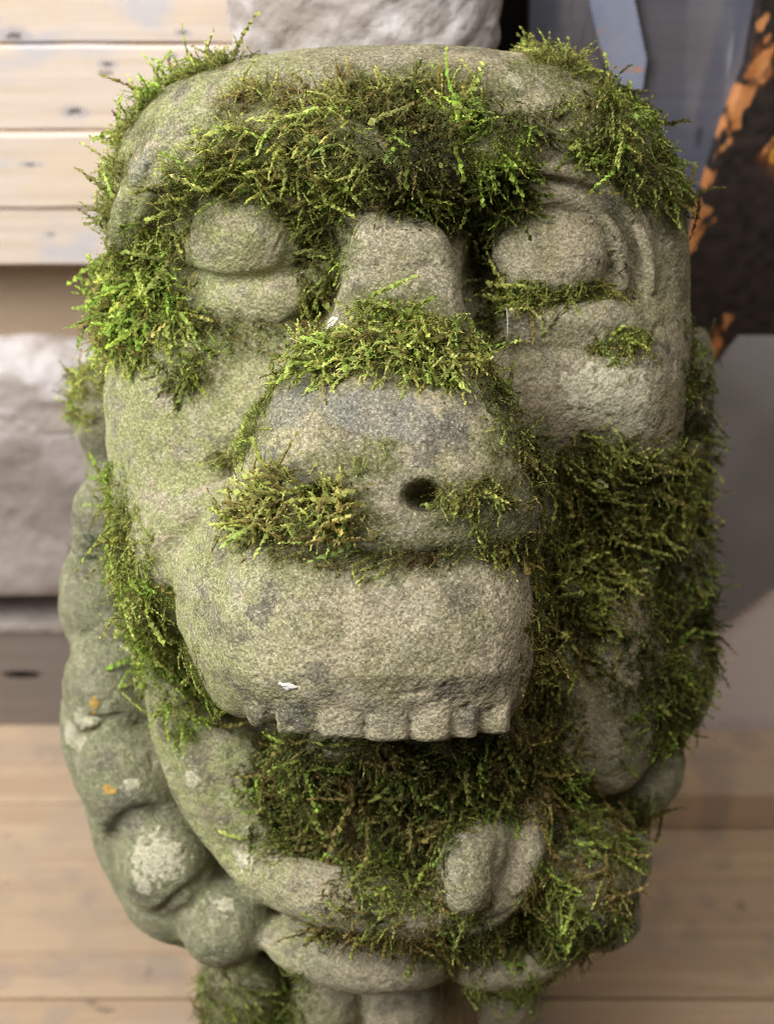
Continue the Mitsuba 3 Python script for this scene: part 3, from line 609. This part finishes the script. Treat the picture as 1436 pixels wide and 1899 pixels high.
PAL = {'bright': ((0.125, 0.155, 0.036), (0.50, 0.70, 0.130)), 'yellow': ((0.170, 0.172, 0.050), (0.72, 0.80, 0.230)), 'olive': ((0.118, 0.120, 0.042), (0.46, 0.54, 0.140)),
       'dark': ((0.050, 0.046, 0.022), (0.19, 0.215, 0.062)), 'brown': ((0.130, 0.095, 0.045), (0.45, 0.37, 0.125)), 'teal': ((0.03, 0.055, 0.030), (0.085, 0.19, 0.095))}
ntri = 0
def moss(label, polygon, dens, length, pal, thick=0.006, flow=90, lift=0.45, back=0.022, name='moss_patch', swirl=1.0, edge=1.0, gap=0.30, behind=0.0):
    """moss growing on the carving inside an outline; dens: shoots per cm2; flow: the way it is combed (degrees, 0 = right, 90 = down in the photograph)"""
    global ntri
    seed = len(labels) * 13 + 5
    r = np.random.default_rng(seed)
    P = shapely.Polygon(polygon).buffer(0)
    wob = min(1.0, 2 * P.area / P.length / 70)
    wx = (meshkit.noise(smp / 0.012, seed) - 0.5) * 40 * wob; wy = (meshkit.noise(smp / 0.012, seed + 3) - 0.5) * 40 * wob
    fx = (meshkit.noise(smp / 0.004, seed + 5) - 0.5) * 30 * wob
    x0, y0, x1, y1 = P.bounds
    c = np.nonzero((sp[:, 0] > x0 - 40) & (sp[:, 0] < x1 + 40) & (sp[:, 1] > y0 - 40) & (sp[:, 1] < y1 + 40) & (sp[:, 2] < zfront + back) & (sp[:, 2] > behind))[0]
    qx, qy = sp[c, 0] + wx[c] + fx[c], sp[c, 1] + wy[c] - fx[c]
    # thins out towards its rim
    d = shapely.distance(P.boundary, shapely.points(np.stack([qx, qy], 1))) * np.where(shapely.contains_xy(P, qx, qy), 1, -1)
    keep = d / (22 * wob + 4) + 0.55 > r.uniform(0, 1, len(c)) ** 0.6
    keep &= (sn[c] @ -FW) < edge
    keep &= meshkit.fbm(smp[c] / 0.008, 2, seed + 21) + r.normal(0, 0.10, len(c)) > gap
    c, d = c[keep], d[keep]
    if len(c) < 8: print('moss: few', label, len(c)); return
    out = []
    A = np.array([PAL[q] for q in ([pal] if isinstance(pal, str) else pal)]); A = np.concatenate([A, A[-1:]])
    for layer, (dk, lk) in enumerate([(1.35, 0.42), (0.72, 0.93), (0.12, 1.35)]):
        want = int(len(c) * AREA * 1e4 * dens * dk)
        sel = r.choice(len(c), want, replace=want > len(c)); pick = c[sel]
        n = len(pick); nrm = sn[pick]
        cush = np.clip(d[sel] * 0.00027 / 0.010, 0.05, 1)
        base = smp[pick] + r.normal(0, 0.0012, (n, 3)) + nrm * (0.85 * thick * cush * r.uniform(0, 1, n) ** 1.3 * (0.6, 1.0, 1.15)[layer])[:, None]
        fa = np.radians(flow) + swirl * ((meshkit.noise(smp[pick] / 0.026, seed + 8) - 0.5) * 4.4 + (meshkit.noise(smp[pick] / 0.008, seed + 9) - 0.5) * 3.6) + r.normal(0, 0.5 if layer else 1.5, n)
        fd = np.cos(fa)[:, None] * EX + np.sin(fa)[:, None] * DN
        fd = fd - nrm * (fd * nrm).sum(1, keepdims=True)
        fd /= np.linalg.norm(fd, axis=1, keepdims=True) + 1e-9
        lf = np.clip(r.normal(lift * (0.7 if layer else 0.9), 0.2, n), 0.05, 1.0)[:, None]
        D = nrm * lf + fd * (1.05 - lf) + r.normal(0, 0.14, (n, 3)); D /= np.linalg.norm(D, axis=1, keepdims=True)
        g = np.array([0, 0, -0.5]) + fd * 0.4 - nrm * 0.35 + r.normal(0, 0.7, (n, 3))
        B = g - D * (g * D).sum(1, keepdims=True); B /= np.linalg.norm(B, axis=1, keepdims=True) + 1e-9
        L = lk * length * r.lognormal(0, 0.38, n) * (0.65 + 0.55 * meshkit.noise(smp[pick] / 0.010, seed + 11)) * (0.6 + 0.4 * cush)
        L = np.clip(L, 0.0018, 0.020)
        m = meshkit.fbm(smp[pick] / 0.018, 2, seed + 2)
        m = np.clip((m - 0.5) * 3.4 + 0.5 + r.normal(0, 0.20, n), 0, 0.999) * (len(A) - 2)
        i = m.astype(int); t = (m - i)[:, None]
        cb, ct = A[i, 0] * (1 - t) + A[i + 1, 0] * t, A[i, 1] * (1 - t) + A[i + 1, 1] * t
        j = r.lognormal(0, 0.25, (n, 1)); dead = r.uniform(size=n) < 0.08 + 0.5 * np.clip((meshkit.fbm(smp[pick] / 0.012, 2, seed + 31) - 0.60) / 0.1, 0, 1)
        ct = np.where(dead[:, None], np.array(PAL['brown'][1]) * 0.75 * j, ct * j * r.normal(1, 0.07, (n, 3)))
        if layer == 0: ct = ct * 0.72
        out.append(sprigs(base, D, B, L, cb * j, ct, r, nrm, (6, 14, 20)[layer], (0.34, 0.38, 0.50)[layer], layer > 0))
    o = np.cumsum([0] + [len(q[0]) for q in out])
    f = np.vstack([q[1] + k for q, k in zip(out, o)])
    v, cc, nv = (np.vstack([q[k] for q in out]) for k in (0, 2, 3))
    # stains round the roots
    left = smp[c[:: max(1, len(c) // 1500)]]
    while len(left) > 3 and len(FILM) < 260:
        h = left[0]; near = np.linalg.norm(left - h, axis=1) < 0.0125
        if near.sum() > 3: FILM.append((left[near].mean(0), 0.0115))
        left = left[~near]
    ntri += len(f)
    key = numbered(name)
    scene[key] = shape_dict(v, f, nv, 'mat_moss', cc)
    tag(key, label, 'moss', kind='stuff')
Y, O, BR, DK, BN = 'yellow', 'olive', 'bright', 'dark', 'brown'
moss('yellow green moss combed over the left brow', [(320, 300), (400, 240), (500, 215), (640, 180), (680, 300), (650, 390), (600, 410), (550, 420), (510, 380), (440, 368), (380, 385), (345, 430), (330, 500), (280, 470), (260, 420)], 26, 0.0095, [O, Y, Y, BR, Y], 0.007, 150)
moss('thin moss line along the top edge of the forehead', [(400, 195), (470, 165), (560, 170), (640, 140), (760, 140), (880, 160), (900, 205), (640, 222), (500, 212), (400, 225)], 30, 0.008, [O, Y, BN], 0.004, 250)
moss('dark matted moss between the brows above the nose', [(620, 160), (780, 150), (900, 170), (1040, 215), (995, 290), (970, 380), (930, 430), (880, 415), (800, 410), (740, 420), (690, 350), (640, 350)], 28, 0.009, [DK, DK, DK, O, DK, BR], 0.009, 60, swirl=1.5)
moss('moss hanging in the inner corner of the left eye', [(545, 390), (640, 370), (640, 480), (618, 560), (570, 580), (548, 520)], 26, 0.009, [DK, O, BR], 0.007, 100, 0.35)
moss('bright tufted moss on the left temple', [(190, 470), (250, 420), (320, 420), (335, 500), (350, 570), (390, 610), (330, 640), (250, 680), (190, 650), (170, 560)], 28, 0.011, [BR, Y, O, BR], 0.008, 140, 0.5)
moss('sparse moss under the left eye', [(320, 460), (350, 480), (360, 560), (450, 600), (540, 590), (610, 560), (600, 620), (480, 655), (400, 650), (330, 620)], 14, 0.008, [O, DK, BN], 0.003, 90)
moss('small hanging tuft below the left eye', [(290, 690), (330, 640), (400, 635), (440, 660), (400, 700), (350, 740), (320, 720)], 24, 0.010, [BR, O, DK], 0.006, 120, 0.4)
moss('fringe of moss behind the upper left rim of the head', [(190, 430), (205, 320), (225, 240), (260, 180), (330, 150), (380, 95), (445, 105), (400, 150), (320, 190), (262, 262), (222, 350), (205, 440)], 26, 0.010, [BR, Y, O], 0.008, 225, 0.7, 0.05, edge=0.5)
moss('tuft of moss on the right end of the crown', [(970, 95), (1080, 90), (1090, 160), (1040, 150), (980, 130)], 26, 0.0085, [Y, O], 0.008, 270, 0.7, 0.05)
moss('olive moss over the right temple', [(1030, 190), (1110, 150), (1190, 210), (1260, 310), (1285, 390), (1190, 395), (1140, 345), (1080, 300), (1060, 240)], 26, 0.009, [O, DK, Y, BR], 0.009, 70, 0.5, 0.05)
moss('thick yellow moss across the middle of the nose', [(610, 610), (650, 585), (700, 565), (760, 560), (830, 590), (875, 625), (905, 680), (850, 700), (780, 705), (690, 685), (565, 685), (540, 660)], 34, 0.0115, [Y, BR, O, Y], 0.010, 75, 0.5)
moss('brownish moss down the right edge of the nose', [(870, 680), (930, 700), (985, 800), (1010, 880), (1000, 930), (950, 860), (900, 770)], 24, 0.009, [BN, O, DK], 0.006, 90)
moss('narrow moss strip down the left edge of the nose', [(555, 650), (520, 690), (470, 770), (430, 830), (400, 860), (425, 880), (470, 820), (500, 740), (550, 690)], 45, 0.008, [BR, O], 0.004, 110)
moss('shaggy moss filling the left nostril', [(440, 950), (480, 890), (550, 865), (630, 895), (690, 905), (700, 950), (680, 1000), (560, 1015), (470, 1000)], 24, 0.0125, [Y, O, BN, Y], 0.009, 150, 0.6, swirl=1.6)
moss('small brown tuft above the left nostril', [(620, 860), (720, 815), (745, 850), (700, 885), (650, 890)], 16, 0.009, [BN, O], 0.004, 300, 0.6)
moss('curling moss at the right nostril', [(800, 905), (880, 870), (950, 905), (920, 955), (820, 950)], 28, 0.0105, [Y, O], 0.005, 20, 0.6)
moss('thin moss along the crease under the nose', [(490, 1005), (640, 1022), (800, 1010), (960, 980), (995, 1010), (970, 1050), (840, 1025), (700, 1075), (620, 1050), (500, 1025)], 20, 0.010, [BN, O, Y], 0.004, 100, 0.5)
moss('mossy patch on the right wing of the nose', [(900, 840), (980, 800), (1010, 870), (990, 940), (940, 890)], 9, 0.009, [O, BN, Y], 0.004, 100)
moss('dense green moss strip along the left cheek edge', [(208, 860), (236, 890), (262, 980), (300, 1080), (330, 1180), (390, 1290), (400, 1340), (350, 1370), (300, 1330), (255, 1240), (222, 1120), (205, 1030)], 30, 0.0085, [BR, BR, BR, Y, O], 0.007, 80, 0.6, 0.06)
moss('thick drooping moss below the right cheek', [(1010, 840), (1080, 790), (1160, 820), (1280, 835), (1310, 880), (1270, 960), (1200, 1010), (1170, 1080), (1110, 1170), (1010, 1180), (995, 1040), (1015, 960)], 30, 0.0115, [O, Y, DK, O, Y], 0.010, 45, 0.40, 0.05, swirl=0.7, gap=0.34)
moss('dark moss covering the right side of the mane', [(1265, 590), (1310, 640), (1345, 800), (1310, 930), (1320, 1100), (1335, 1260), (1270, 1380), (1150, 1390), (1120, 1280), (1150, 1130), (1240, 1000), (1275, 900)], 26, 0.0085, [DK, DK, O, DK, BR], 0.007, 60, 0.45, 0.06, gap=0.38)
moss('moss between the muzzle and the right jaw', [(985, 1010), (1060, 1060), (1110, 1180), (1085, 1300), (1070, 1400), (980, 1400), (975, 1200)], 24, 0.0095, [O, DK, BN, Y], 0.006, 100, 0.45, 0.06, gap=0.42)
moss('dark green moss filling the open mouth', [(430, 1440), (500, 1360), (660, 1360), (820, 1360), (960, 1350), (1060, 1370), (1080, 1500), (990, 1540), (900, 1530), (820, 1560), (740, 1640), (660, 1620), (560, 1570), (480, 1590), (500, 1520)], 28, 0.010, [DK, BR, DK, O, BN], 0.008, 90, 0.45, 0.10, gap=0.36, behind=0.585)
moss('mixed moss over the right side of the chin', [(620, 1640), (720, 1640), (820, 1700), (950, 1690), (990, 1580), (1090, 1490), (1225, 1480), (1170, 1600), (1160, 1710), (1020, 1800), (820, 1780), (700, 1750), (580, 1730)], 28, 0.0085, [DK, O, BR, O, BN], 0.006, 100, 0.45, 0.06, gap=0.36)
moss('brown and dark moss on the lower lip beside the fang', [(620, 1590), (740, 1600), (815, 1560), (830, 1690), (720, 1680), (640, 1640)], 26, 0.010, [BN, DK, O], 0.008, 110, 0.5, 0.04)
moss('tuft of moss in the left corner of the mouth', [(465, 1560), (540, 1540), (560, 1590), (500, 1610)], 22, 0.010, [O, Y], 0.006, 120)
moss('dark moss in the hollow between nose and right eye', [(868, 400), (960, 380), (965, 420), (925, 450), (930, 560), (960, 620), (930, 650), (885, 620), (870, 520)], 22, 0.008, [DK, DK, O], 0.004, 100)
moss('light moss strip under the right eye', [(930, 515), (1010, 520), (1100, 515), (1170, 545), (1100, 560), (1000, 568), (935, 570)], 55, 0.010, [Y, O, BR], 0.004, 30)
moss('small tuft on the lower right eyelid', [(1080, 640), (1120, 610), (1200, 600), (1220, 640), (1150, 665)], 50, 0.011, [Y, BR], 0.005, 30)
moss('short dark green moss between the right eyelid rings', [(1030, 375), (1100, 370), (1150, 430), (1185, 480), (1180, 540), (1130, 540), (1120, 470), (1070, 420)], 14, 0.0035, ['teal', DK], 0.001, 90, 0.8)
moss('yellow moss on the top left mane curl', [(130, 790), (135, 720), (165, 640), (190, 640), (192, 740), (180, 800)], 28, 0.008, [BR, Y], 0.006, 200, 0.6, 0.08)
moss('dark bluish moss spot on the left mane', [(138, 1045), (145, 995), (205, 985), (212, 1030), (170, 1050)], 40, 0.004, ['teal'], 0.003, 90, 0.8, 0.06)
moss('low green moss on the chest below the left mane', [(365, 1800), (450, 1790), (560, 1800), (600, 1830), (560, 1920), (365, 1920)], 26, 0.0055, [BR, DK, O], 0.004, 90, 0.7, 0.08)
moss('moss on the right of the chest below the chin', [(850, 1800), (1000, 1800), (1000, 1860), (870, 1850)], 16, 0.007, [BR, DK, O], 0.004, 90, 0.6, 0.08)
print('moss triangles', ntri, 'stone', len(ff))

# ---------------------------------------------------------------- loose bits
def strand(key, pts, r, mat, label, cat):
    P = [hit(px, py) for px, py in pts]
    P = np.array([p + np.array([0, -0.6, 0.8]) * h for p, h in zip(P, (0.003, 0.006, 0.005, 0.003))])
    t = np.linspace(0, 1, 12)
    from scipy.interpolate import CubicSpline
    Q = CubicSpline(np.linspace(0, 1, len(P)), P)(t)
    m = trimesh.creation.sweep_polygon(shapely.Point(0, 0).buffer(r, quad_segs=2), Q)
    put(key, m, mat, True, label, cat)
strand('straw', [(690, 312), (676, 338), (660, 362), (645, 392)], 0.0006, 'mat_straw', 'dry brown straw caught in the moss above the nose', 'straw')
strand('white_hair', [(930, 572), (933, 595), (937, 618), (940, 640)], 0.00022, 'mat_hair', 'single white hair stuck right of the nose bridge', 'hair')
h = hit(528, 1280)
fl = trimesh.creation.icosphere(2, 1.0); fl.apply_scale([0.0048, 0.0007, 0.0014]); fl.apply_transform(trimesh.transformations.rotation_matrix(0.25, [0, 1, 0]))
fl.vertices += (meshkit.noise(fl.vertices / 0.0012, 3) - 0.5)[:, None] * 0.0012
fl.apply_translation(h + np.array([0, -0.0004, 0.0002]))
put('white_fleck', fl, 'mat_fleck', True, 'small white fleck stuck on the upper lip of the carving', 'fleck')
